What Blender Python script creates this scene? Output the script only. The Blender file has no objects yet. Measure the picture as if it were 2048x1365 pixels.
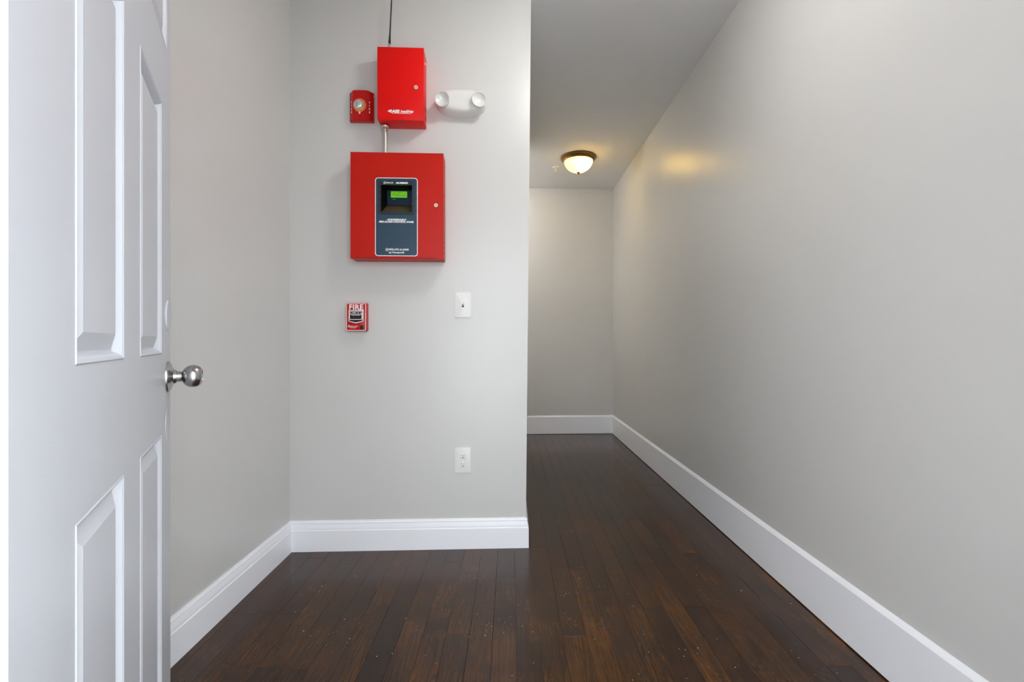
import bpy, bmesh, math, random
from mathutils import Vector, Matrix

PI = math.pi
scene = bpy.context.scene
C = scene.collection

# ------------------------------------------------------------------ camera
cam_d = bpy.data.cameras.new('camera')
cam_d.sensor_width = 36.0
cam_d.lens = 941.0 / 2048.0 * 36.0
cam_d.shift_x = 3.0 / 2048.0
cam_d.shift_y = 2.5 / 2048.0
cam_d.clip_start = 0.02
cam = bpy.data.objects.new('camera', cam_d)
C.objects.link(cam)
cam.location = (0, 0, 1.05)
cam.rotation_euler = (PI / 2, 0, 0)
scene.camera = cam

# ------------------------------------------------------------------ world: bright overcast daylight outside the open door
world = bpy.data.worlds.new('World')
scene.world = world
world.use_nodes = True
wb = world.node_tree.nodes['Background']
wb.inputs[0].default_value = (0.90, 0.95, 1.0, 1)
wb.inputs[1].default_value = 3.1

# daylight enters through the doorway: a portal only guides the sampling of the sky
pd = bpy.data.lights.new('doorway_portal', 'AREA')
pd.shape = 'RECTANGLE'; pd.size = 0.94; pd.size_y = 2.05
pd.cycles.is_portal = True
po = bpy.data.objects.new('doorway_portal', pd); C.objects.link(po)
po.location = (0.005, 0.15, 1.03); po.rotation_euler = (PI / 2, 0, 0)

# radiance of the glowing glass bowls of the ceiling lights (the bowls are built with their fixtures below)
ENTRY_GLOW = 19.5
HALL_GLOW = 0.62
PASSAGE_FILL_GLOW = 24.0  # added fill lamp out of view, lifts the far end of the corridor

scene.view_settings.view_transform = 'Standard'
scene.view_settings.look = 'None'
scene.view_settings.gamma = 1.0
scene.view_settings.use_curve_mapping = False
scene.view_settings.exposure = 1.08
scene.cycles.use_light_tree = False
scene.cycles.use_denoising = True
scene.cycles.max_bounces = 5
scene.cycles.diffuse_bounces = 4
scene.cycles.glossy_bounces = 2
scene.cycles.transmission_bounces = 3
scene.cycles.use_adaptive_sampling = True
scene.cycles.adaptive_threshold = 0.02
scene.cycles.sample_clamp_indirect = 12.0
scene.cycles.caustics_reflective = False
scene.cycles.caustics_refractive = False

random.seed(7)

# ------------------------------------------------------------------ materials
def srgb(r, g, b):
    def c(v):
        v /= 255.0
        return v / 12.92 if v <= 0.04045 else ((v + 0.055) / 1.055) ** 2.4
    return (c(r), c(g), c(b), 1)

def new_mat(name):
    m = bpy.data.materials.new(name); m.use_nodes = True
    nt = m.node_tree
    return m, nt, nt.nodes['Principled BSDF']

def paint(name, col, rough=0.4, var=0.03, bump=0.0, bscale=180, metal=0.0, vscale=6, spec=0.5, coat=0.0):
    """plain painted / plastic / metal surface with a slight procedural mottling and fine relief"""
    m, nt, p = new_mat(name)
    N, Lk = nt.nodes, nt.links
    p.inputs['Roughness'].default_value = rough
    p.inputs['Metallic'].default_value = metal
    p.inputs['Specular IOR Level'].default_value = spec
    if coat: p.inputs['Coat Weight'].default_value = coat
    tc = N.new('ShaderNodeTexCoord')
    no = N.new('ShaderNodeTexNoise'); no.inputs['Scale'].default_value = vscale; no.inputs['Detail'].default_value = 3
    Lk.new(tc.outputs['Object'], no.inputs['Vector'])
    rp = N.new('ShaderNodeValToRGB')
    a = [max(0, c * (1 - var)) for c in col[:3]] + [1]; b = [c * (1 + var) for c in col[:3]] + [1]
    rp.color_ramp.elements[0].color = a; rp.color_ramp.elements[1].color = b
    rp.color_ramp.elements[0].position = .3; rp.color_ramp.elements[1].position = .7
    Lk.new(no.outputs['Fac'], rp.inputs['Fac']); Lk.new(rp.outputs['Color'], p.inputs['Base Color'])
    if bump:
        n2 = N.new('ShaderNodeTexNoise'); n2.inputs['Scale'].default_value = bscale; n2.inputs['Detail'].default_value = 2
        Lk.new(tc.outputs['Object'], n2.inputs['Vector'])
        bp = N.new('ShaderNodeBump'); bp.inputs['Strength'].default_value = bump; bp.inputs['Distance'].default_value = 0.002
        Lk.new(n2.outputs['Fac'], bp.inputs['Height']); Lk.new(bp.outputs['Normal'], p.inputs['Normal'])
    return m

def wall_paint(name, col):
    """eggshell wall paint: faint mottling in tone and gloss"""
    m, nt, p = new_mat(name)
    N, Lk = nt.nodes, nt.links
    tc = N.new('ShaderNodeTexCoord')
    no = N.new('ShaderNodeTexNoise'); no.inputs['Scale'].default_value = 1.6; no.inputs['Detail'].default_value = 2
    Lk.new(tc.outputs['Object'], no.inputs['Vector'])
    rp = N.new('ShaderNodeValToRGB')
    rp.color_ramp.elements[0].color = [c * .975 for c in col[:3]] + [1]
    rp.color_ramp.elements[1].color = [min(1, c * 1.025) for c in col[:3]] + [1]
    Lk.new(no.outputs['Fac'], rp.inputs['Fac']); Lk.new(rp.outputs['Color'], p.inputs['Base Color'])
    mp = N.new('ShaderNodeMapping'); mp.inputs['Scale'].default_value = (5, 5, 2)
    Lk.new(tc.outputs['Object'], mp.inputs['Vector'])
    st = N.new('ShaderNodeTexNoise'); st.inputs['Scale'].default_value = 1.0; st.inputs['Detail'].default_value = 1
    Lk.new(mp.outputs['Vector'], st.inputs['Vector'])
    mr = N.new('ShaderNodeMapRange'); mr.inputs[3].default_value = 0.285; mr.inputs[4].default_value = 0.34
    Lk.new(st.outputs['Fac'], mr.inputs[0]); Lk.new(mr.outputs[0], p.inputs['Roughness'])
    return m

def wood_floor():
    """dark stained oak: per-plank tone, long grain, cathedral figure, scuffs and dust"""
    m, nt, p = new_mat('stained_oak')
    p.inputs['Specular IOR Level'].default_value = .38
    N, Lk = nt.nodes, nt.links
    def math_(op, a, b=None):
        n = N.new('ShaderNodeMath'); n.operation = op
        for i, v in enumerate((a, b)):
            if v is None: continue
            if isinstance(v, (int, float)): n.inputs[i].default_value = v
            else: Lk.new(v, n.inputs[i])
        return n.outputs[0]
    tc = N.new('ShaderNodeTexCoord'); oi = N.new('ShaderNodeObjectInfo')
    off = N.new('ShaderNodeVectorMath'); off.operation = 'SCALE'; off.inputs[0].default_value = (37.0, 91.0, 53.0)
    Lk.new(oi.outputs['Random'], off.inputs['Scale'])
    ad = N.new('ShaderNodeVectorMath'); ad.operation = 'ADD'
    Lk.new(tc.outputs['Object'], ad.inputs[0]); Lk.new(off.outputs[0], ad.inputs[1])
    # slow warp along the board
    mpw = N.new('ShaderNodeMapping'); mpw.inputs['Scale'].default_value = (16, 1.1, 1)
    Lk.new(ad.outputs[0], mpw.inputs['Vector'])
    warp = N.new('ShaderNodeTexNoise'); warp.inputs['Scale'].default_value = 1; warp.inputs['Detail'].default_value = 2
    Lk.new(mpw.outputs[0], warp.inputs['Vector'])
    # cathedral grain: iso lines of a stretched noise
    ring = math_('SINE', math_('MULTIPLY', warp.outputs['Fac'], 95.0))
    ringm = N.new('ShaderNodeMapRange'); ringm.inputs[1].default_value = -1; ringm.inputs[2].default_value = -0.2
    Lk.new(ring, ringm.inputs[0])
    # fine pores
    mpf = N.new('ShaderNodeMapping'); mpf.inputs['Scale'].default_value = (300, 7, 1)
    Lk.new(ad.outputs[0], mpf.inputs['Vector'])
    fine = N.new('ShaderNodeTexNoise'); fine.inputs['Scale'].default_value = 1; fine.inputs['Detail'].default_value = 2
    Lk.new(mpf.outputs[0], fine.inputs['Vector'])
    finem = N.new('ShaderNodeMapRange'); finem.inputs[1].default_value = .35; finem.inputs[2].default_value = .62
    Lk.new(fine.outputs['Fac'], finem.inputs[0])
    # blotchy stain
    blot = N.new('ShaderNodeTexNoise'); blot.inputs['Scale'].default_value = 5; blot.inputs['Detail'].default_value = 3
    Lk.new(ad.outputs[0], blot.inputs['Vector'])
    tone = math_('ADD', math_('MULTIPLY', oi.outputs['Random'], 0.24), math_('MULTIPLY', blot.outputs['Fac'], 0.96))
    rp = N.new('ShaderNodeValToRGB')
    e = rp.color_ramp.elements
    e[0].position = .22; e[0].color = srgb(40, 24, 16)
    e[1].position = .98; e[1].color = srgb(118, 69, 22)
    k = e.new(.5); k.color = srgb(60, 36, 20)
    k = e.new(.78); k.color = srgb(86, 51, 21)
    Lk.new(tone, rp.inputs['Fac'])
    # only some boards and stretches show strong figure
    fn = N.new('ShaderNodeTexNoise'); fn.inputs['Scale'].default_value = 2.2
    Lk.new(ad.outputs[0], fn.inputs['Vector'])
    fm = N.new('ShaderNodeMapRange'); fm.inputs[1].default_value = .40; fm.inputs[2].default_value = .66; fm.inputs[3].default_value = .10; fm.inputs[4].default_value = .55
    Lk.new(fn.outputs['Fac'], fm.inputs[0]); figure = fm.outputs[0]
    g = math_('MULTIPLY', math_('SUBTRACT', 1.0, math_('MULTIPLY', math_('SUBTRACT', 1.0, ringm.outputs[0]), figure)),
              math_('ADD', math_('MULTIPLY', finem.outputs[0], .5), .5))
    mx = N.new('ShaderNodeMix'); mx.data_type = 'RGBA'
    mx.inputs[6].default_value = srgb(18, 10, 7)
    Lk.new(g, mx.inputs[0]); Lk.new(rp.outputs['Color'], mx.inputs[7])
    # pale scuffs: patchy, in world space
    geo = N.new('ShaderNodeNewGeometry')
    s1 = N.new('ShaderNodeTexNoise'); s1.inputs['Scale'].default_value = 3.2; s1.inputs['Detail'].default_value = 2
    Lk.new(geo.outputs['Position'], s1.inputs['Vector'])
    s2 = N.new('ShaderNodeTexNoise'); s2.inputs['Scale'].default_value = 60; s2.inputs['Detail'].default_value = 2
    Lk.new(geo.outputs['Position'], s2.inputs['Vector'])
    sm = N.new('ShaderNodeMapRange'); sm.inputs[1].default_value = .56; sm.inputs[2].default_value = .75
    Lk.new(s1.outputs['Fac'], sm.inputs[0])
    sm2 = N.new('ShaderNodeMapRange'); sm2.inputs[1].default_value = .5; sm2.inputs[2].default_value = .8
    Lk.new(s2.outputs['Fac'], sm2.inputs[0])
    scf = math_('MULTIPLY', math_('MULTIPLY', sm.outputs[0], sm2.outputs[0]), .35)
    mx2 = N.new('ShaderNodeMix'); mx2.data_type = 'RGBA'
    mx2.inputs[7].default_value = srgb(120, 108, 98)
    Lk.new(scf, mx2.inputs[0]); Lk.new(mx.outputs[2], mx2.inputs[6])
    Lk.new(mx2.outputs[2], p.inputs['Base Color'])
    ro = math_('ADD', math_('ADD', .16, math_('MULTIPLY', s1.outputs['Fac'], .06)), math_('MULTIPLY', scf, .1))
    Lk.new(ro, p.inputs['Roughness'])
    bp = N.new('ShaderNodeBump'); bp.inputs['Strength'].default_value = .18; bp.inputs['Distance'].default_value = .0006
    Lk.new(g, bp.inputs['Height']); Lk.new(bp.outputs['Normal'], p.inputs['Normal'])
    return m

def emit_mat(name, col, strength):
    m, nt, p = new_mat(name)
    p.inputs['Base Color'].default_value = (0.02, 0.02, 0.02, 1)
    N, Lk = nt.nodes, nt.links
    p.inputs['Emission Color'].default_value = col
    no = N.new('ShaderNodeTexNoise'); no.inputs['Scale'].default_value = 40
    mr = N.new('ShaderNodeMapRange'); mr.inputs[3].default_value = strength * .92; mr.inputs[4].default_value = strength * 1.08
    Lk.new(no.outputs['Fac'], mr.inputs[0]); Lk.new(mr.outputs[0], p.inputs['Emission Strength'])
    return m

def alabaster(name, c0, c1, glow):
    """warm alabaster glass: light of the bulbs shines through"""
    m, nt, p = new_mat(name)
    N, Lk = nt.nodes, nt.links
    tc = N.new('ShaderNodeTexCoord')
    no = N.new('ShaderNodeTexNoise'); no.inputs['Scale'].default_value = 9; no.inputs['Detail'].default_value = 4; no.inputs['Distortion'].default_value = 1.2
    Lk.new(tc.outputs['Object'], no.inputs['Vector'])
    rp = N.new('ShaderNodeValToRGB')
    rp.color_ramp.elements[0].color = c0; rp.color_ramp.elements[0].position = .32
    rp.color_ramp.elements[1].color = c1; rp.color_ramp.elements[1].position = .66
    Lk.new(no.outputs['Fac'], rp.inputs['Fac'])
    tr = N.new('ShaderNodeBsdfTranslucent'); Lk.new(rp.outputs['Color'], tr.inputs['Color'])
    gl = N.new('ShaderNodeBsdfGlossy'); gl.inputs['Roughness'].default_value = .15
    df = N.new('ShaderNodeBsdfDiffuse'); Lk.new(rp.outputs['Color'], df.inputs['Color'])
    m1 = N.new('ShaderNodeMixShader'); m1.inputs[0].default_value = .2
    Lk.new(tr.outputs[0], m1.inputs[1]); Lk.new(df.outputs[0], m1.inputs[2])
    m2 = N.new('ShaderNodeMixShader'); m2.inputs[0].default_value = .05
    Lk.new(m1.outputs[0], m2.inputs[1]); Lk.new(gl.outputs[0], m2.inputs[2])
    N.remove(p)
    em_ = N.new('ShaderNodeEmission'); em_.inputs['Strength'].default_value = glow
    Lk.new(rp.outputs['Color'], em_.inputs['Color'])
    ash = N.new('ShaderNodeAddShader'); Lk.new(m2.outputs[0], ash.inputs[0]); Lk.new(em_.outputs[0], ash.inputs[1])
    Lk.new(ash.outputs[0], N['Material Output'].inputs['Surface'])
    return m

M = {
    'wall': wall_paint('wall_paint', srgb(211, 210, 207)),
    'ceiling': paint('ceiling_paint', srgb(232, 232, 234), .75, .015, .08, 220, vscale=2),
    'trim': paint('trim_paint', srgb(247, 248, 252), .38, .012, .05, 90, vscale=4),
    'door': paint('door_paint', srgb(205, 208, 214), .36, .015, .10, 320, vscale=5),
    'wood': wood_floor(),
    'subfloor': paint('subfloor', srgb(26, 18, 14), .9, .1),
    'slab': paint('porch_concrete', srgb(168, 166, 160), .85, .08, .4, 60),
    'steel': paint('brushed_steel', srgb(186, 184, 182), .24, .04, 0, metal=1.0, vscale=30),
    'red': paint('red_enamel', srgb(192, 20, 0), .42, .03, .12, 420, vscale=9, spec=.3),
    'red_bright': paint('bright_red_enamel', srgb(232, 3, 0), .42, .02, .12, 420, vscale=9, spec=.3),
    'red_plastic': paint('red_plastic', srgb(186, 8, 8), .34, .03, .05, 300, spec=.35),
    'navy': paint('navy_plate', srgb(38, 66, 86), .38, .05, .05, 300),
    'board': paint('display_board', srgb(26, 50, 66), .5, .05, spec=.2),
    'navy_dark': paint('dark_bezel', srgb(34, 44, 52), .4, .05),
    'recess': paint('recess_black', srgb(7, 7, 9), .8, .1, spec=.1),
    'ledge': paint('recess_ledge', srgb(82, 64, 52), .4, .12, vscale=60),
    'print': paint('white_print', srgb(246, 244, 242), .5, .01),
    'lcd': emit_mat('lcd_backlight', srgb(118, 205, 18), .40),
    'lcd_ink': paint('lcd_ink', srgb(30, 90, 20), .5, .05),
    'led': emit_mat('green_led', srgb(20, 150, 60), .5),
    'brass': paint('lock_brass', srgb(238, 222, 192), .3, .05, metal=.35, vscale=60),
    'dark': paint('dark_hole', srgb(16, 12, 12), .7, .1),
    'dark_red': paint('dark_red_slot', srgb(90, 6, 6), .6, .1),
    'conduit': paint('galvanised_tube', srgb(200, 194, 182), .36, .05, metal=.85, vscale=40),
    'rubber': paint('antenna_black', srgb(18, 18, 20), .5, .1),
    'white_plastic': paint('white_plastic', srgb(232, 231, 227), .35, .01),
    'lamp_white': paint('fixture_white', srgb(226, 224, 220), .4, .012),
    'chrome': paint('chrome_reflector', srgb(225, 225, 225), .12, .03, metal=1.0, vscale=60),
    'lens': paint('frosted_lens', srgb(226, 226, 222), .14, .05, .25, 120, vscale=70, coat=.6),
    'strobe_lens': paint('strobe_lens', srgb(214, 214, 206), .08, .22, .5, 110, metal=.45, vscale=120, coat=1.0),
    'amber': paint('strobe_recess', srgb(226, 120, 40), .3, .08),
    'bronze': paint('antique_bronze', srgb(128, 92, 44), .32, .12, metal=.9, vscale=14),
    'glass': alabaster('amber_alabaster_glass', (1.0, .68, .14, 1), (1.0, .80, .26, 1), HALL_GLOW),
    'glass_entry': alabaster('white_alabaster_glass', (1.0, .98, .955, 1), (1.0, .995, .98, 1), ENTRY_GLOW),
    'glass_passage_fill': alabaster('pale_fill_lamp_glass', (1.0, .95, .89, 1), (1.0, .98, .94, 1), PASSAGE_FILL_GLOW),
    'maroon': paint('pull_dark', srgb(40, 10, 12), .38, .08),
    'flake': paint('paint_flake', srgb(208, 196, 182), .8, .1),
}

# ------------------------------------------------------------------ mesh helpers
def mesh_obj(name, bm, mat, parent=None, loc=(0, 0, 0), rot=(0, 0, 0), smooth=False, normals=True):
    if normals: bmesh.ops.recalc_face_normals(bm, faces=bm.faces)
    me = bpy.data.meshes.new(name); bm.to_mesh(me); bm.free()
    if mat: me.materials.append(mat)
    o = bpy.data.objects.new(name, me); C.objects.link(o)
    o.location = loc; o.rotation_euler = rot
    if parent: o.parent = parent
    if smooth:
        for p in me.polygons: p.use_smooth = True
        try: me.set_sharp_from_angle(angle=math.radians(smooth if smooth is not True else 40))
        except Exception: pass
    return o

def tag(o, label, cat, group=None):
    o['label'] = label; o['category'] = cat
    if group: o['group'] = group
    return o

def struct(o, label=None):
    o['kind'] = 'structure'
    if label: o['label'] = label
    return o

def empty(name, loc, rz=0):
    o = bpy.data.objects.new(name, None); C.objects.link(o)
    o.empty_display_size = .05
    o.location = loc; o.rotation_euler = (0, 0, rz)
    return o

def add_box(bm, x0, x1, y0, y1, z0, z1, bev=0.0, seg=1):
    vs = [bm.verts.new(c) for c in ((x0,y0,z0),(x1,y0,z0),(x1,y1,z0),(x0,y1,z0),(x0,y0,z1),(x1,y0,z1),(x1,y1,z1),(x0,y1,z1))]
    fs = [bm.faces.new([vs[i] for i in q]) for q in ((0,3,2,1),(4,5,6,7),(0,1,5,4),(1,2,6,5),(2,3,7,6),(3,0,4,7))]
    if bev:
        es = list({e for f in fs for e in f.edges})
        bmesh.ops.bevel(bm, geom=es, offset=bev, segments=seg, affect='EDGES', profile=.5)

def box(name, x0, x1, y0, y1, z0, z1, mat, parent=None, bev=0.0, seg=1, loc=(0,0,0), rot=(0,0,0)):
    bm = bmesh.new(); add_box(bm, x0, x1, y0, y1, z0, z1, bev, seg)
    return mesh_obj(name, bm, mat, parent, loc, rot, smooth=30 if bev and seg > 1 else False)

def add_lathe(bm, prof, seg=40, mtx=Matrix()):
    """profile (radius, height) revolved about local z"""
    rings = []
    for r, h in prof:
        if r < 1e-6: rings.append([bm.verts.new(mtx @ Vector((0, 0, h)))])
        else: rings.append([bm.verts.new(mtx @ Vector((r*math.cos(2*PI*i/seg), r*math.sin(2*PI*i/seg), h))) for i in range(seg)])
    for a, b in zip(rings, rings[1:]):
        for i in range(seg):
            j = (i + 1) % seg
            if len(a) == 1 and len(b) == 1: continue
            if len(a) == 1: bm.faces.new((a[0], b[i], b[j]))
            elif len(b) == 1: bm.faces.new((a[i], a[j], b[0]))
            else: bm.faces.new((a[i], a[j], b[j], b[i]))

def lathe(name, prof, mat, parent=None, loc=(0,0,0), rot=(0,0,0), seg=40, ang=35):
    bm = bmesh.new(); add_lathe(bm, prof, seg)
    return mesh_obj(name, bm, mat, parent, loc, rot, smooth=ang)

OUT = (PI/2, 0, 0)      # turns local +z (lathe axis) to local -y, i.e. out of a wall

def add_prism(bm, pts, d0, d1):
    """polygon in local x,z extruded from y=-d0 to y=-d1 (d = distance out of the wall)"""
    a = [bm.verts.new((x, -d0, z)) for x, z in pts]; b = [bm.verts.new((x, -d1, z)) for x, z in pts]
    bm.faces.new(a); bm.faces.new(b[::-1])
    n = len(pts)
    for i in range(n): bm.faces.new((a[i], b[i], b[(i+1)%n], a[(i+1)%n]))

def add_ring(bm, outer, inner, d0, d1):
    """closed band between two outlines of equal length, extruded"""
    n = len(outer)
    A = [bm.verts.new((x, -d0, z)) for x, z in outer]; B = [bm.verts.new((x, -d1, z)) for x, z in outer]
    Ai = [bm.verts.new((x, -d0, z)) for x, z in inner]; Bi = [bm.verts.new((x, -d1, z)) for x, z in inner]
    for i in range(n):
        j = (i+1) % n
        bm.faces.new((A[i], A[j], B[j], B[i])); bm.faces.new((Ai[j], Ai[i], Bi[i], Bi[j]))
        bm.faces.new((B[i], B[j], Bi[j], Bi[i])); bm.faces.new((A[j], A[i], Ai[i], Ai[j]))

def rrect(x0, x1, z0, z1, r, n=5):
    pts = []
    for cx, cz, a0 in ((x1-r, z1-r, 0), (x0+r, z1-r, PI/2), (x0+r, z0+r, PI), (x1-r, z0+r, 1.5*PI)):
        for i in range(n+1):
            a = a0 + PI/2*i/n
            pts.append((cx + r*math.cos(a), cz + r*math.sin(a)))
    return pts

def prism(name, pts, d0, d1, mat, parent=None, bev=0, seg=2):
    bm = bmesh.new(); add_prism(bm, pts, d0, d1)
    if bev:
        es = [e for e in bm.edges if abs(e.verts[0].co.y + d1) < 1e-6 and abs(e.verts[1].co.y + d1) < 1e-6]
        bmesh.ops.bevel(bm, geom=es, offset=bev, segments=seg, affect='EDGES', profile=.5)
    return mesh_obj(name, bm, mat, parent, smooth=30)

def ring(name, outer, inner, d0, d1, mat, parent=None):
    bm = bmesh.new(); add_ring(bm, outer, inner, d0, d1)
    return mesh_obj(name, bm, mat, parent, smooth=30)

def sweep(name, prof, path, mat):
    """skirting board: profile (distance off the wall, height) carried along a floor path of (point, out direction)"""
    bm = bmesh.new(); rows = []
    for (px, py), (ox, oy) in path:
        rows.append([bm.verts.new((px + ox*d, py + oy*d, h)) for d, h in prof])
    n = len(prof)
    for a, b in zip(rows, rows[1:]):
        for i in range(n): bm.faces.new((a[i], a[(i+1)%n], b[(i+1)%n], b[i]))
    bm.faces.new(rows[0]); bm.faces.new(rows[-1][::-1])
    return struct(mesh_obj(name, bm, mat))

def lettering(name, text, size, mat, parent, x, z, d, align='CENTER', shear=0.0, bold=0.0, space=1.0, sx=1.0, ext=.0004):
    """flat printed words standing on a surface at distance d off the wall; (x, z) = centre of the cap height"""
    cu = bpy.data.curves.new(name, 'FONT')
    cu.body = text; cu.size = size; cu.align_x = align; cu.shear = shear; cu.offset = bold; cu.space_character = space
    cu.extrude = ext / 2; cu.resolution_u = 3
    t = bpy.data.objects.new('tmp_text', cu); C.objects.link(t)
    bpy.context.view_layer.update()
    dg = bpy.context.evaluated_depsgraph_get()
    me = bpy.data.meshes.new_from_object(t.evaluated_get(dg))
    bpy.data.objects.remove(t); bpy.data.curves.remove(cu)
    me.transform(Matrix(((sx,0,0,0),(0,0,-1,0),(0,1,0,0),(0,0,0,1))))
    zs = [v.co.z for v in me.vertices]
    zm = 0.35 * size
    me.transform(Matrix.Translation((x, -d - ext/2, z - zm)))
    me.materials.clear(); me.materials.append(mat)
    me.name = name
    o = bpy.data.objects.new(name, me); C.objects.link(o)
    o.parent = parent
    return o

# ------------------------------------------------------------------ the setting
# x to the right, y into the hall, z up; the camera stands at the open entrance door
CEIL = 2.81
XL, XR = -1.109, 1.181
FA, FB = Vector((XL, 2.365)), Vector((0.0775, 2.4145))        # foot of the wall with the alarm panels
FANG = math.atan2(FB.y - FA.y, FB.x - FA.x)
BA, BB = Vector((XL, 5.308)), Vector((XR, 5.412))          # far wall
YP = 4.22                                                     # the hall turns left behind the panel wall here
YE0, YE1 = 0.17, 0.335                                        # entrance wall behind the lens
DX0, DX1, DH = -0.468, 0.478, 2.06                            # doorway

def solid(name, quads, mat):
    bm = bmesh.new()
    for args in quads: add_box(bm, *args)
    return struct(mesh_obj(name, bm, mat))

solid('wall_left', [(XL-.12, XL, YE0, 5.6, -.02, CEIL)], M['wall'])
solid('wall_right', [(XR, XR+.12, YE0, 5.6, -.02, CEIL)], M['wall'])
# wall block carrying the alarm equipment; its free corner leans very slightly
bm = bmesh.new()
lo = [(XL, FA.y), (FB.x, FB.y), (FB.x + .004, YP), (XL, YP)]
hi = [(XL, FA.y), (FB.x + .028, FB.y), (FB.x + .032, YP), (XL, YP)]
a = [bm.verts.new((x, y, -.02)) for x, y in lo]; b = [bm.verts.new((x, y, CEIL)) for x, y in hi]
bm.faces.new(a[::-1]); bm.faces.new(b)
for i in range(4): bm.faces.new((a[i], a[(i+1)%4], b[(i+1)%4], b[i]))
struct(mesh_obj('wall_front', bm, M['wall']))
bm = bmesh.new()
pts = [(BA.x, BA.y), (BB.x, BB.y), (BB.x, BB.y+.12), (BA.x, BA.y+.12)]
a = [bm.verts.new((x, y, -.02)) for x, y in pts]; b = [bm.verts.new((x, y, CEIL)) for x, y in pts]
bm.faces.new(a[::-1]); bm.faces.new(b)
for i in range(4): bm.faces.new((a[i], a[(i+1)%4], b[(i+1)%4], b[i]))
struct(mesh_obj('wall_back', bm, M['wall']))
solid('wall_entry', [(XL-.12, DX0-.02, YE0, YE1, -.02, CEIL), (DX1+.02, XR+.12, YE0, YE1, -.02, CEIL),
                     (DX0-.02, DX1+.02, YE0, YE1, DH+.02, CEIL)], M['wall'])
solid('ceiling', [(XL-.12, XR+.12, YE0, 5.6, CEIL, CEIL+.1)], M['ceiling'])
solid('trim_1', [(DX0-.02, DX0, YE0, YE1, -.02, DH+.02), (DX1, DX1+.02, YE0, YE1, -.02, DH+.02),
                 (DX0, DX1, YE0, YE1, DH, DH+.02)], M['trim'])        # door jamb
solid('porch_floor', [(-3.2, 3.2, -4.0, YE0, -.14, -.04)], M['slab'])

floor = solid('floor', [(XL, XR, YE0, 5.42, -.06, -.018)], M['subfloor'])

# planks, each one a board of its own
PW = .0835
def plank(x0, x1, y0, y1):
    g, ch = .0003, .0005
    bm = bmesh.new()
    x0 += g; x1 -= g; y0 += g; y1 -= g
    cx, cy = (x0+x1)/2, (y0+y1)/2
    hx, hy = (x1-x0)/2, (y1-y0)/2
    dz = random.uniform(-.00025, .00025)
    lowr = [bm.verts.new(c) for c in ((-hx,-hy,-.018),(hx,-hy,-.018),(hx,hy,-.018),(-hx,hy,-.018))]
    mid = [bm.verts.new(c) for c in ((-hx,-hy,-ch),(hx,-hy,-ch),(hx,hy,-ch),(-hx,hy,-ch))]
    top = [bm.verts.new(c) for c in ((-hx+ch,-hy+ch,dz),(hx-ch,-hy+ch,dz),(hx-ch,hy-ch,dz),(-hx+ch,hy-ch,dz))]
    bm.faces.new(top)
    for q, r in ((lowr, mid), (mid, top)):
        for i in range(4): bm.faces.new((q[i], q[(i+1)%4], r[(i+1)%4], r[i]))
    mesh_obj('plank', bm, M['wood'], floor, loc=(cx, cy, 0), normals=True)

random.seed(11)
k0 = math.floor((XL - .02) / PW)
x = .02 + k0*PW
while x < XR:
    xa, xb = max(x, XL), min(x + PW, XR)
    if xb - xa > .004:
        for ya, yend in (((YE0, 5.41),) if xb > FB.x else ((YE0, 2.42), (YP, 5.41))):
            y = ya - random.uniform(0, .7)
            while y < yend:
                L = random.choice((.42, .55, .7, .86, 1.05, 1.3)) * random.uniform(.92, 1.08)
                y1 = min(y + L, yend)
                if yend - y1 < .12: y1 = yend
                if y1 > ya + .02: plank(xa, xb, max(y, ya), y1)
                y = y1
    x += PW

# skirting boards: moulded on the left and under the panels, plain and taller on the right and far walls
MOULD = [(0, 0), (.0155, 0), (.0155, .103), (.0145, .1055), (.012, .1065), (.0125, .111), (.0115, .119), (.009, .130),
         (.0075, .1365), (.009, .1385), (.0085, .142), (.006, .145), (.0045, .1515), (0, .1515)]
PLAIN = [(0, .005), (.0150, .005), (.0150, .196), (.0125, .199), (.0035, .210), (0, .2115)]
un = Vector((math.sin(FANG), -math.cos(FANG)))
ux = Vector((math.cos(FANG), math.sin(FANG)))
sweep('baseboard_left', MOULD, [((XL, YE1), (1, 0)), ((XL, FA.y), (1.0, -(1 - math.sin(FANG))/math.cos(FANG)))], M['trim'])
mit_r = (1.0, -(1 - math.sin(FANG))/math.cos(FANG))
sweep('baseboard_front', MOULD, [((FA.x, FA.y), (1.0, -(1 - math.sin(FANG))/math.cos(FANG))), ((FB.x, FB.y), mit_r)], M['trim'])
sweep('baseboard_side', MOULD, [((FB.x, FB.y), mit_r), ((FB.x + .004, YP), (1, 0))], M['trim'])
sweep('baseboard_right', PLAIN, [((XR, YE1), (-1, 0)), ((XR, BB.y), (-1, -1))], M['trim'])
bdir = (BB - BA).normalized()
sweep('baseboard_back', PLAIN, [((BA.x, BA.y), (bdir.y, -bdir.x)), ((BB.x, BB.y), (-1, -1))], M['trim'])

# ------------------------------------------------------------------ entrance door, swung open into the hall
DANG = math.atan2(.8748, -.4844)
door = empty('door_1', (-0.4148, 0.388, 0.0), DANG)
struct(door, 'white six panel entrance door standing open at the left with round steel knob')
DW, DT, Z0, Z1 = .9096, .045, .008, 2.035
cols = [(.171, .407), (.534, .772)]
rows = [(.235, .841), (1.023, 1.592)]
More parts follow.
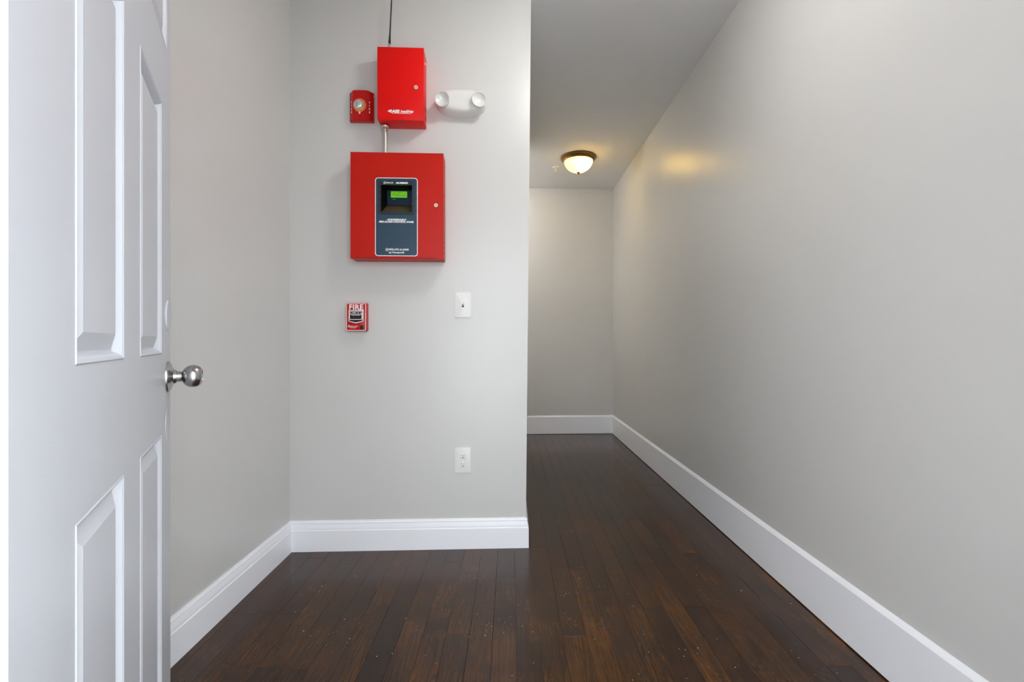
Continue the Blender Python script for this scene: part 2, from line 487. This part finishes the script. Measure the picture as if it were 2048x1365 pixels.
# four tall panels and two wider ones across the top
PANELS = [(c, r) for c in cols for r in rows] + [((.098, .407), (1.748, 1.935)), ((.534, .845), (1.748, 1.935))]
def door_face(bm, y):
    xs = sorted({0, DW, *[v for c, r in PANELS for v in c]}); zs = sorted({Z0, Z1, *[v for c, r in PANELS for v in r]})
    V = {(i, j): bm.verts.new((xv, y, zv)) for i, xv in enumerate(xs) for j, zv in enumerate(zs)}
    for i in range(len(xs)-1):
        for j in range(len(zs)-1):
            mx0, mz0 = (xs[i]+xs[i+1])/2, (zs[j]+zs[j+1])/2
            if any(c[0] < mx0 < c[1] and r[0] < mz0 < r[1] for c, r in PANELS): continue
            bm.faces.new((V[i,j], V[i+1,j], V[i+1,j+1], V[i,j+1]))
    return xs, zs, V
bm = bmesh.new()
xs, zs, V0 = door_face(bm, 0.0); _, _, V1 = door_face(bm, DT)
nx, nz = len(xs)-1, len(zs)-1
for i in range(nx):
    for j in (0, nz): bm.faces.new((V0[i,j], V0[i+1,j], V1[i+1,j], V1[i,j]))
for j in range(nz):
    for i in (0, nx): bm.faces.new((V0[i,j], V0[i,j+1], V1[i,j+1], V1[i,j]))
slab = mesh_obj('door_slab', bm, M['door'], door)
bv = slab.modifiers.new('edge', 'BEVEL'); bv.width = .0015; bv.segments = 2; bv.limit_method = 'ANGLE'; bv.angle_limit = 1.2
prof = [(0, .0005), (.0022, -.0012), (.0060, .0010), (.0100, .0060), (.0125, .0110), (.0135, .0125), (.0160, .0125), (.0375, .0030), (.0395, .0022)]
for c, r in PANELS:
    bm = bmesh.new(); allr = []
    for side in (0, 1):
        prev = None
        for off, dy in prof:
            y = dy if side == 0 else DT - dy
            vs = [bm.verts.new(p) for p in ((c[0]+off, y, r[0]+off), (c[1]-off, y, r[0]+off), (c[1]-off, y, r[1]-off), (c[0]+off, y, r[1]-off))]
            if prev:
                for i in range(4): bm.faces.new((prev[i], prev[(i+1)%4], vs[(i+1)%4], vs[i]))
            else: allr.append(vs)
            prev = vs
        bm.faces.new(prev)
    for i in range(4): bm.faces.new((allr[0][i], allr[0][(i+1)%4], allr[1][(i+1)%4], allr[1][i]))
    mesh_obj('door_panel', bm, M['door'], door)
KX, KZ = DW - .046, .966
knob = lathe('door_knob', [(0, .0175), (.0130, .0175), (.0130, .026), (.0115, .0265), (.0115, .0285), (.0135, .030), (.0195, .0335), (.0250, .040), (.0276, .047),
             (.0280, .053), (.0265, .060), (.0225, .0665), (.0175, .070), (.0160, .0705), (.0155, .0695), (0, .0695)], M['steel'], door, (KX, 0, KZ), OUT, 56)
knob['label'] = 'round brushed steel knob'
lathe('rosette', [(0, -.002), (.0375, -.002), (.0378, .0015), (.0370, .0035), (.033, .0060), (.024, .0095), (.0175, .0125), (.0160, .0175), (0, .0176)], M['steel'], knob, (0, 0, 0), (0, 0, 0), 56)
box('knob_slot', .0108, .0119, -.003, .003, .0272, .0283, M['dark'], knob)
lathe('bore_cover', [(0, -.001), (.0375, -.001), (.0375, .0022), (.0362, .0032), (0, .0034)], M['door'], door, (KX, 0, 1.114), OUT, 56)
lathe('filled_bore', [(0, -.001), (.036, -.001), (.0355, .0006), (0, .0007)], M['door'], door, (KX, 0, .852), OUT, 48)

# ------------------------------------------------------------------ things on the wall: local x along the wall, -y out of it
WP0 = Vector((-1.094, 2.365 + .015*math.tan(FANG)))
def on_wall(name, s, z):
    """s metres along the wall from its left skirting corner, z above the floor"""
    p = WP0 + ux * s
    return empty(name, (p.x, p.y, z), FANG)

# --- fire alarm control panel
cp = on_wall('alarm_control_panel', .5388, 1.7150)
tag(cp, 'large red fire alarm control panel with green display and navy plate', 'alarm panel')
w, h, D = .2232, .2572, .100
bm = bmesh.new()
add_ring(bm, [(-w,-h),(w,-h),(w,h),(-w,h)], [(-w+.004,-h+.004),(w-.004,-h+.004),(w-.004,h-.004),(-w+.004,h-.004)], 0, .088)
add_box(bm, -w+.004, w-.004, -.004, 0, -h+.004, h-.004)
body = mesh_obj('cabinet_body', bm, M['red'], cp)
# window opening in the door
wx0, wx1, wz0, wz1 = -.0771, .0723, -.0335, .0980
bm = bmesh.new()
add_ring(bm, [(-w-.001,-h-.001),(w+.001,-h-.001),(w+.001,h+.001),(-w-.001,h+.001)], [(wx0,wz0),(wx1,wz0),(wx1,wz1),(wx0,wz1)], .0895, D)
cdoor = mesh_obj('cabinet_door', bm, M['red'], cp)
bvm = cdoor.modifiers.new('edge', 'BEVEL'); bvm.width = .0012; bvm.segments = 2; bvm.limit_method = 'ANGLE'
lk = lathe('door_lock', [(0, 0), (.0095, 0), (.0095, .004), (.0085, .005), (0, .005)], M['brass'], cp, (.1884, -D, .0031), OUT, 28)
box('key_slot', -.001, .001, -.0035, .0035, .0051, .0056, M['dark'], lk)
# ventilation teeth under the door edge, and slots in the right flank
for i in range(40):
    xx = -.192 + i*.0097
    box('vent_hole', xx-.0022, xx+.0022, -D-.0004, -D+.001, -h+.0006, -h+.0050, M['dark_red'], cp)
for zz in (.20, .06, -.12, -.145, -.17, -.195, -.22):
    box('side_slot', w-.001, w+.0006, -.060, -.050, zz-.006, zz+.006, M['dark_red'], body)
# navy dress plate with white border, top edge slightly arched
px0, px1, pz0, pz1 = -.1054, .0998, -.2462, .1340
def plate_outline(e):
    pts = rrect(px0+e, px1-e, pz0+e, pz1-e, .0135 - min(e, .008)*.7, 6)
    hw = (px1-px0)/2; mx_ = (px0+px1)/2
    return [(x, z + (.0035*(1-((x-mx_)/hw)**2) if z > pz0+.2 else 0)) for x, z in pts]
def inner_rect_for(pts, x0, x1, z0, z1):
    """map an outline of rrect ordering onto a plain rectangle, corner by corner"""
    n = len(pts)//4; cs = [(x1,z1),(x0,z1),(x0,z0),(x1,z0)]
    return [cs[i//n] for i in range(len(pts))]
po_ = plate_outline(.0035)
win = rrect(wx0, wx1, wz0, wz1, .0015, 6)
ring('dress_plate', po_, win, D, D+.0020, M['navy'], cp)
ring('plate_border', plate_outline(0), plate_outline(.0034), D, D+.0024, M['print'], cp)
bz = ring('window_bezel', rrect(-.0891, .0843, -.0405, .1195, .006, 6), win, D+.0018, D+.0062, M['navy_dark'], cp)
for zz in (.075, .045, .012):
    for xx in (-.0835, .0785):
        lathe('bezel_screw', [(0, 0), (.0017, 0), (.0014, .0006), (0, .0007)], M['steel'], bz, (xx, -D-.0062, zz), OUT, 10)
# recessed well with display board
bm = bmesh.new()
q = [(wx0,-D,wz0),(wx1,-D,wz0),(wx1,-D,wz1),(wx0,-D,wz1)]
rb = [(-.0640,-.025,.0236),(wx1,-.025,.0236),(wx1,-.025,wz1),(-.0640,-.025,wz1)]
qa = [bm.verts.new(v) for v in q]; qb = [bm.verts.new(v) for v in rb]
for i in (1, 2, 3): bm.faces.new((qa[i], qa[(i+1)%4], qb[(i+1)%4], qb[i]))
mesh_obj('well_sides', bm, M['recess'], cp)
bm = bmesh.new()
bm.faces.new([bm.verts.new(v) for v in (q[0], q[1], rb[1], rb[0])])
led = mesh_obj('well_ledge', bm, M['ledge'], cp)
led.modifiers.new('thick', 'SOLIDIFY').thickness = .0015
db = box('display_board', -.0640, wx1, -.027, -.021, .0236, wz1, M['board'], cp)
lcd = box('display_screen', -.0448, .0352, -.0292, -.0270, .0613, .0915, M['lcd'], db)
random.seed(5)
bm = bmesh.new()
for rw in range(3):
    xx = -.041
    zz = .0855 - rw*.0083
    while xx < .031:
        wd = random.choice((.0016, .0022, .0028))
        if random.random() < .78: add_box(bm, xx, xx+wd, -.0296, -.0290, zz-.0018, zz+.0018)
        xx += wd + .0012
mesh_obj('display_characters', bm, M['lcd_ink'], lcd)
box('status_light', -.037, -.021, -.0278, -.0268, .0515, .0535, M['led'], db)
# printing
dp = D + .0022
lettering('print_line', 'ADDRESSABLE', .0110, M['print'], cp, -.0035, -.0690, dp, shear=.3, bold=.0006, sx=1.28)
lettering('print_line', 'FIRE ALARM CONTROL PANEL', .0106, M['print'], cp, -.0035, -.0795, dp, shear=.3, bold=.0006, sx=1.16)
lettering('print_line', 'FIRE\u00b7LITE ALARMS', .0120, M['print'], cp, .0085, -.2140, dp, bold=.0004, sx=1.02)
lettering('print_line', 'by Honeywell', .0132, M['print'], cp, -.0025, -.2280, dp, bold=.0003)
lettering('print_line', 'FIRE\u00b7LITE', .0085, M['print'], bz, -.0335, .1085, D+.0062, bold=.0003)
lettering('print_line', 'MS-9050UD', .0102, M['print'], bz, .0235, .1085, D+.0062, shear=.3, bold=.0007, sx=1.12)
def logo(parent, x, z, r, d):
    lathe('logo_ring', [(r, 0), (r, .0004), (r*.78, .0004), (r*.78, 0), (r, 0)], M['print'], parent, (x, -d, z), OUT, 28)
    prism('logo_flame', [(x-r*.45, z-r*.4), (x+r*.1, z-r*.5), (x+r*.5, z+r*.1), (x+r*.15, z+r*.6), (x+r*.05, z), (x-r*.2, z+r*.25)], d, d+.0004, M['print'], parent)
logo(cp, -.0485, -.2145, .0072, dp)
logo(bz, -.0580, .1085, .0062, D+.0064)

# --- communicator box above it, with antenna
cb = on_wall('communicator_box', .5555, 2.3090)
tag(cb, 'bright red steel box with whip antenna above the control panel', 'alarm box')
w, h, D2 = .1110, .1765, .100
box('box_body', -w, w, -.086, 0, -h, h, M['red_bright'], cb, .0012, 2)
cbd = box('box_door', -w-.0012, w+.0012, -D2, -.0875, -h-.0012, h+.0012, M['red_bright'], cb, .0018, 2)
lk = lathe('door_lock', [(0, 0), (.0100, 0), (.0100, .004), (.009, .005), (0, .005)], M['brass'], cb, (.0749, -D2, -.0175), OUT, 28)
box('key_slot', -.001, .0045, -.001, .001, .0051, .0056, M['dark'], lk)
prism('printed_arrow', [(-.0640, -.1345), (-.0455, -.1262), (-.0415, -.1290), (-.0460, -.1435), (-.0500, -.1408)], D2, D2+.0004, M['print'], cb)
lettering('printed_name', 'AES', .0185, M['print'], cb, -.0415, -.1345, D2, 'LEFT', .15, .0011, sx=1.18)
lettering('printed_name', 'IntelliNet', .0175, M['print'], cb, -.0005, -.1345, D2, 'LEFT', .3, .0005, sx=.92)
box('printed_rule', -.0420, .0530, -D2-.0004, -D2+.001, -.1455, -.1437, M['print'], cb)
for zz in (-.092, -.140):
    box('side_slot', w-.001, w+.0010, -.040, -.030, zz-.010, zz+.010, M['dark'], cb)
lathe('side_plug', [(0, 0), (.0075, 0), (.006, .0025), (0, .003)], M['brass'], cb, (w, -.050, .128), (0, PI/2, 0), 20)
ab = lathe('antenna_base', [(0, 0), (.0068, 0), (.0068, .008), (.0048, .009), (.0048, .050), (0, .050)], M['conduit'], cb, (-.0661, -.050, h), (0, 0, 0), 18)
wl = .285
bm = bmesh.new(); add_lathe(bm, [(0, .046), (.0062, .047), (.0062, .054), (.0050, .070), (.0036, .098), (.0032, .16), (.0030, wl), (0, wl+.001)], 14)
mesh_obj('antenna_whip', bm, M['rubber'], ab, rot=(0, math.radians(2.6), 0), smooth=40)

# --- conduit joining the two boxes
cd = on_wall('conduit', .4675, 1.9726)
tag(cd, 'short galvanised conduit tube joining the two red boxes', 'conduit')
lathe('tube', [(0, 0), (.0112, 0), (.0112, .1585), (0, .1585)], M['conduit'], cd, (0, -.040, 0), (0, 0, 0), 28)
lathe('connector', [(.0112, .128), (.0132, .128), (.0140, .132), (.0140, .144), (.0150, .145), (.0185, .150), (.0190, .1545), (.0120, .1590), (.0112, .1590), (.0112, .128)], M['conduit'], cd, (0, -.040, 0), (0, 0, 0), 24)
lathe('set_screw', [(0, 0), (.0032, 0), (.0030, .0035), (0, .004)], M['steel'], cd, (-.002, -.0540, .138), OUT, 12)
lathe('lock_nut', [(.0112, .0005), (.0165, .0005), (.0165, .0045), (.0112, .0045), (.0112, .0005)], M['conduit'], cd, (0, -.040, 0), (0, 0, 0), 6)

# --- horn strobe
hs = on_wall('horn_strobe', .3465, 2.2310)
tag(hs, 'red fire strobe with round clear lens left of the communicator box', 'strobe')
w, h = .0592, .0725
bm = bmesh.new()
cross = [(-w, 0, 0), (-w, .016, -.001), (-.0500, .024, .001), (-.0400, .036, .004), (-.028, .0385, .005), (.026, .0385, .005), (.0365, .036, .004), (.0500, .026, .001), (w, .019, -.001), (w, 0, 0)]
rowsz = [(-h, 1, 0), (-h+.004, 1, 1), (h-.006, 1, 1), (h, 1, 0)]
R_ = []
for zz, _, full in rowsz:
    R_.append([bm.verts.new((x, -(d - (0 if full else .004 if d > .01 else 0)), zz + (math.copysign(bul, zz) if d > .001 else 0))) for x, d, bul in cross])
for a, b in zip(R_, R_[1:]):
    for i in range(len(cross)-1): bm.faces.new((a[i], a[i+1], b[i+1], b[i]))
bm.faces.new(R_[0]); bm.faces.new(R_[-1][::-1])
for a, b in zip(R_, R_[1:]): bm.faces.new((a[-1], a[0], b[0], b[-1]))
mesh_obj('strobe_housing', bm, M['red_plastic'], hs, smooth=25)
lx, lz = -.0085, .0015
ring('lens_recess', [(lx+.004+.0325*math.cos(a), lz-.002+.0335*math.sin(a)) for a in [2*PI*i/36 for i in range(36)]],
     [(lx+.0262*math.cos(a), lz+.0262*math.sin(a)) for a in [2*PI*i/36 for i in range(36)]], .036, .0396, M['amber'], hs)
lathe('reflector', [(.0265, 0), (.0265, .0035), (.0245, .0040), (.012, .0010), (0, .0005)], M['chrome'], hs, (lx, -.0372, lz), OUT, 32)
bm = bmesh.new()
add_lathe(bm, [(.0238, .0022), (.0232, .0075), (.019, .0140), (.012, .0180), (.0055, .0172), (.0045, .0150), (0, .0150)], 12)
mesh_obj('strobe_lens', bm, M['strobe_lens'], hs, (lx, -.0372, lz), OUT)
box('flash_tube', -.002, .002, -.014, .014, .0178, .0192, M['chrome'], hs, loc=(lx-.006, -.0372, lz), rot=OUT)
for xx, rz in ((-.0455, math.radians(-50)), (.0425, math.radians(36))):
    dd = .0315 if xx < 0 else .0325
    for i, ch in enumerate('FIRE'):
        t = lettering('raised_letter', ch, .0120, M['print'], hs, 0, 0, 0, bold=.0005, ext=.0012)
        t.location = (xx, -dd, .0165 - i*.0163); t.rotation_euler = (0, 0, rz)
box('lens_clip', lx-.0040+.004, lx+.0050+.003, -.0415, -.038, -.0435, -.0330, M['white_plastic'], hs, .0008)
lathe('cover_screw', [(0, 0), (.0036, 0), (.0030, -.0004), (0, -.0006)], M['dark_red'], hs, (-.002, -.0390, -.0555), OUT, 14)
box('mounting_tab', w-.004, w+.0005, -.018, -.012, .052, .060, M['white_plastic'], hs)

# --- emergency light with two heads
em = on_wall('emergency_light', .8450, 2.2570)
tag(em, 'white emergency light with two round lamp heads on the panel wall', 'emergency light')
out = []
for i in range(25):                      # lower bow
    a = PI + PI*i/24
    out.append((.1225*math.cos(a), -.004 + .0600*math.sin(a)))
out += [(.1225, .020), (.112, .036), (.085, .052), (.060, .0635), (.035, .0665), (-.035, .0665), (-.060, .0635), (-.085, .052), (-.112, .036), (-.1225, .020)]
prism('backplate', [(x*1.015, z*1.02) for x, z in out], 0, .012, M['lamp_white'], em, .003, 2)
bm = bmesh.new()
rings_ = []
for sc_, d in ((1.0, .010), (.99, .022), (.94, .038), (.85, .050), (.70, .058), (.45, .062), (.2, .063)):
    rings_.append([bm.verts.new((x*(.55+.45*sc_), -d, z*sc_ + .002*(1-sc_))) for x, z in out])
for a, b in zip(rings_, rings_[1:]):
    for i in range(len(out)): bm.faces.new((a[i], a[(i+1)%len(out)], b[(i+1)%len(out)], b[i]))
bm.faces.new(rings_[0][::-1]); bm.faces.new(rings_[-1])
mesh_obj('housing', bm, M['lamp_white'], em, smooth=50)
lathe('test_button', [(0, 0), (.0042, 0), (.0040, .0015), (0, .0018)], M['dark'], em, (.0005, -.0540, -.0400), OUT, 16)
for sgn, hx, hz in ((-1, -.0895, -.0055), (1, .0905, -.0035)):
    e_rot = (PI/2 + math.radians(4), 0, math.radians(9*sgn))
    hd = lathe('lamp_head', [(0, -.045), (.012, -.044), (.020, -.036), (.030, -.020), (.0350, -.004), (.0358, .004), (.0350, .006), (.0330, .005), (.030, -.004), (.018, -.016), (0, -.020)],
               M['lamp_white'], em, (hx, -.072, hz), e_rot, 44)
    lathe('head_lens', [(0, -.0110), (.010, -.0098), (.020, -.0058), (.028, -.0004), (.0336, .0042), (.0336, -.002), (.020, -.010), (0, -.014)], M['lens'], hd, (0, 0, 0), (0, 0, 0), 44)
    ring_bm = bmesh.new(); add_lathe(ring_bm, [(.0330, .002), (.0366, .002), (.0372, .005), (.0362, .0075), (.0335, .0072), (.0330, .002)], 44)
    mesh_obj('lens_rim', ring_bm, M['lamp_white'], hd, smooth=35)

# --- manual pull station
ps = on_wall('pull_station', .3245, 1.1765)
tag(ps, 'small red FIRE pull station with dark handle below the control panel', 'pull station')
w, h, D3 = .0510, .0705, .035
prism('station_body', rrect(-w, w, -h, h, .006), 0, .027, M['red_plastic'], ps, .0015)
prism('front_cover', rrect(-w+.001, w-.002, -h+.001, h-.001, .006), .0272, D3, M['red_plastic'], ps, .0012)
ring('cover_border', rrect(-w+.002, w-.0035, -h+.002, h-.002, .0055), rrect(-w+.0048, w-.0063, -h+.0048, h-.0048, .0040), D3, D3+.0006, M['print'], ps)
lettering('fire_letters', 'FIRE', .0365, M['print'], ps, -.0008, .0490, D3, bold=.0009, space=1.06, sx=1.02, ext=.0008)
def P(X, Y): return ((X-585)*.000131 - .001, (707-Y)*.0001355)
o5 = [P(310,462), P(865,462), P(853,872), P(572,945), P(306,872)]
i5 = [P(338,488), P(838,488), P(826,855), P(572,914), P(334,855)]
ring('handle_surround', o5, i5, D3, D3+.0010, M['print'], ps)
prism('handle_recess', i5, D3-.0005, D3+.0002, M['maroon'], ps)
hb = prism('pull_handle', [P(345,495), P(832,495), P(806,560), P(800,775), P(780,800), P(385,800), P(362,775), P(358,560)], D3, D3+.0060, M['dark'], ps, .0012)
ring('handle_outline', [P(338,510), P(848,500), P(830,560), P(818,780), P(790,815), P(372,815), P(348,782), P(345,560)],
     [P(352,520), P(832,515), P(812,560), P(800,770), P(780,793), P(384,793), P(364,772), P(362,560)], D3+.0002, D3+.0064, M['print'], hb)
lettering('handle_print', 'PUSH   IN', .0078, M['print'], hb, *P(585,567), D3+.0060, bold=.0003)
lettering('handle_print', 'PULL DOWN', .0086, M['print'], hb, *P(588,635), D3+.0060, bold=.0003, sx=.80)
for X in (400, 780):
    prism('printed_arrow', [P(X-10,545), P(X+10,545), P(X+10,610), P(X+22,610), P(X,645), P(X-22,610), P(X-10,610)], D3+.006, D3+.0064, M['print'], hb)
prism('finger_bar', [P(395,705), P(770,705), P(770,765), P(395,765)], D3+.006, D3+.0072, M['maroon'], hb)
kx, kz = P(812, 1095)
kl = lathe('key_lock', [(0, 0), (.0105, 0), (.0105, .0018), (.0092, .0024), (0, .0024)], M['maroon'], ps, (kx, -D3, kz), OUT, 28)
box('key_slot', -.0012, .0012, -.005, .005, .0025, .003, M['dark'], kl)
cx_, cz_ = P(315, 1050)
lathe('logo_ring', [(.0046, 0), (.0046, .0004), (.0020, .0004), (.0020, 0), (.0046, 0)], M['print'], ps, (cx_, -D3, cz_), OUT, 24)
lettering('print_line', 'FIRE\u00b7LITE ALARMS', .0056, M['print'], ps, P(362, 0)[0], P(0, 1053)[1], D3, 'LEFT', bold=.0002, sx=.86)
lettering('print_line', 'by Honeywell', .0054, M['print'], ps, P(350, 0)[0], P(0, 1105)[1], D3, 'LEFT', bold=.0002)

# --- light switch
sw = on_wall('light_switch', .8522, 1.2408)
tag(sw, 'white toggle light switch plate right of the pull station', 'light switch')
prism('switch_plate', rrect(-.0412, .0412, -.0635, .0635, .003), 0, .0065, M['white_plastic'], sw, .0025)
ring('toggle_frame', rrect(-.0062, .0062, -.0128, .0128, .0008), rrect(-.0050, .0050, -.0117, .0117, .0005), .0060, .0070, M['white_plastic'], sw)
prism('toggle_slot', rrect(-.0050, .0050, -.0117, .0117, .0005), .0062, .0067, M['dark'], sw)
bm = bmesh.new(); add_box(bm, -.0042, .0042, -.020, 0, -.0048, .0048, .0008, 2)
tg = mesh_obj('toggle', bm, M['white_plastic'], sw, (0, -.005, -.0015), (math.radians(-26), 0, 0), smooth=30)
for zz in (.030, -.030):
    sc2 = lathe('plate_screw', [(0, 0), (.0034, 0), (.0028, .0008), (0, .0010)], M['white_plastic'], sw, (0, -.0064, zz), OUT, 16)
    box('screw_slot', -.0028, .0028, -.0004, .0004, .0007, .0012, M['conduit'], sc2)

# --- duplex outlet
ol = on_wall('wall_outlet', .8518, .4494)
tag(ol, 'white duplex wall outlet low on the panel wall', 'outlet')
prism('outlet_plate', rrect(-.0398, .0398, -.0640, .0640, .003), 0, .0065, M['white_plastic'], ol, .0025)
for zz in (.0206, -.0220):
    pts = []
    for i in range(36):
        a = 2*PI*i/36
        pts.append((.0172*math.cos(a), zz + max(-.0142, min(.0142, .0172*math.sin(a)))))
    pts = [p for i, p in enumerate(pts) if i == 0 or (abs(p[0]-pts[i-1][0]) + abs(p[1]-pts[i-1][1])) > 1e-5]
    big = [(x*1.045, zz + (z-zz)*1.05) for x, z in pts]
    ring('receptacle_gap', big, pts, .0063, .0067, M['conduit'], ol)
    rc = prism('receptacle', pts, .0060, .0082, M['white_plastic'], ol, .0006)
    box('blade_slot', -.0076, -.0052, -.0086, -.0080, zz+.0000, zz+.0090, M['dark'], rc)
    box('blade_slot', .0052, .0072, -.0086, -.0080, zz+.0008, zz+.0082, M['dark'], rc)
    lathe('ground_hole', [(0, 0), (.0028, 0), (.0026, .0005), (0, .0005)], M['dark'], rc, (0, -.0081, zz-.0078), OUT, 16)
lathe('plate_screw', [(0, 0), (.0032, 0), (.0026, .0008), (0, .0010)], M['white_plastic'], ol, (0, -.0064, -.0007), OUT, 16)

# ------------------------------------------------------------------ ceiling fixtures
def ceiling_light(x, y, label, glass, bulbs=()):
    r = empty('ceiling_light', (x, y, CEIL), 0)
    tag(r, label, 'ceiling light')
    lathe('fixture_pan', [(0, 0), (.1600, 0), (.1670, -.003), (.1690, -.008), (.1660, -.013), (.1580, -.016), (.1500, -.021), (.1450, -.028), (.1430, -.034), (.1390, -.040),
          (.1350, -.040), (.1340, -.036), (.1400, -.022), (.1450, -.008), (0, -.005)], M['bronze'], r, seg=64)
    pr = [(.1345, -.030)]
    for i in range(1, 15):
        a = PI/2*i/14
        pr.append((.1345*math.cos(a)**1.06 if i < 14 else 0, -.034 - .108*math.sin(a)))
    lathe('glass_bowl', pr, glass, r, seg=32, ang=60)
    for bx, by in bulbs:
        ld = bpy.data.lights.new('bulb', 'POINT')
        ld.energy = 2.0; ld.color = (1.0, .86, .60); ld.shadow_soft_size = .024
        lo_ = bpy.data.objects.new('bulb', ld); C.objects.link(lo_)
        lo_.parent = r; lo_.location = (bx, by, -.055)
    lathe('finial', [(0, -.140), (.0150, -.141), (.0165, -.145), (.0120, -.149), (.0065, -.152), (.0075, -.156), (.0050, -.161), (0, -.162)], M['bronze'], r, seg=24)
    return r
ceiling_light(.647, 4.48, 'bronze flush ceiling light with glowing amber bowl in the corridor', M['glass'], [(.045, -.05)])
ceiling_light(.36, 1.58, 'bronze flush ceiling light over the entry, above the open door', M['glass_entry'])
ceiling_light(-.45, 4.76, 'added fill lamp, unseen in the side passage, brightening the far wall', M['glass_passage_fill'])  # invented fixture, never in view: put here to brighten the far wall

sp = empty('fire_sprinkler', (.457, 4.73, CEIL), math.radians(20))
tag(sp, 'small white pendent fire sprinkler on the ceiling beside the lamp', 'sprinkler')
lathe('escutcheon', [(0, 0), (.033, 0), (.031, -.006), (.018, -.010), (0, -.010)], M['white_plastic'], sp, seg=32)
lathe('sprinkler_body', [(0, -.009), (.010, -.009), (.010, -.020), (.007, -.024), (0, -.024)], M['white_plastic'], sp, seg=20)
for s in (-1, 1):
    bm = bmesh.new()
    path = [(.008, -.020), (.014, -.028), (.013, -.038), (.004, -.046)]
    for (xa, za), (xb, zb) in zip(path, path[1:]):
        add_box(bm, min(s*xa, s*xb)-.002, max(s*xa, s*xb)+.002, -.003, .003, zb-.001, za+.001)
    mesh_obj('frame_arm', bm, M['white_plastic'], sp)
lathe('glass_bulb', [(0, -.023), (.0028, -.026), (.0028, -.040), (0, -.044)], M['amber'], sp, seg=14)
lathe('deflector', [(0, -.046), (.015, -.0465), (.016, -.0485), (0, -.0495)], M['white_plastic'], sp, seg=20)

# ------------------------------------------------------------------ dust and paint flecks on the floor
random.seed(23)
bm = bmesh.new()
def fleck(x, y, s):
    n = random.choice((3, 4, 4)); a0 = random.uniform(0, 2*PI); st = random.uniform(1, 2.4)
    lo_ = [Vector((x + s*st*math.cos(a0)*math.cos(a0+2*PI*i/n) , y + s*math.sin(a0+2*PI*i/n)*random.uniform(.6, 1.2), .0003)) for i in range(n)]
    a = [bm.verts.new(v) for v in lo_]
    t = bm.verts.new((x, y, .0003 + s*.7))
    for i in range(n): bm.faces.new((a[i], a[(i+1)%n], t))
for _ in range(520):
    y = .9 + 3.2*random.random()**1.8
    x = random.uniform(XL+.05, XR-.03)
    if y > 2.32 and x < .13: continue
    fleck(x, y, random.choice((.0007, .0008, .0009, .0011, .0013, .0020)))
for cx_, cy_, n in ((.34, 2.05, 14), (.20, 1.95, 12), (-.62, 1.72, 16), (.5, 1.62, 14), (-.05, 1.75, 16), (.62, 1.55, 12), (.3, 2.6, 10)):
    for _ in range(n): fleck(random.gauss(cx_, .06), random.gauss(cy_, .05), random.choice((.0008, .0010, .0016)))
fl = mesh_obj('floor_flecks', bm, M['flake'])
fl['kind'] = 'stuff'
tag(fl, 'tiny pale dust and paint flecks scattered over the dark floor', 'debris')
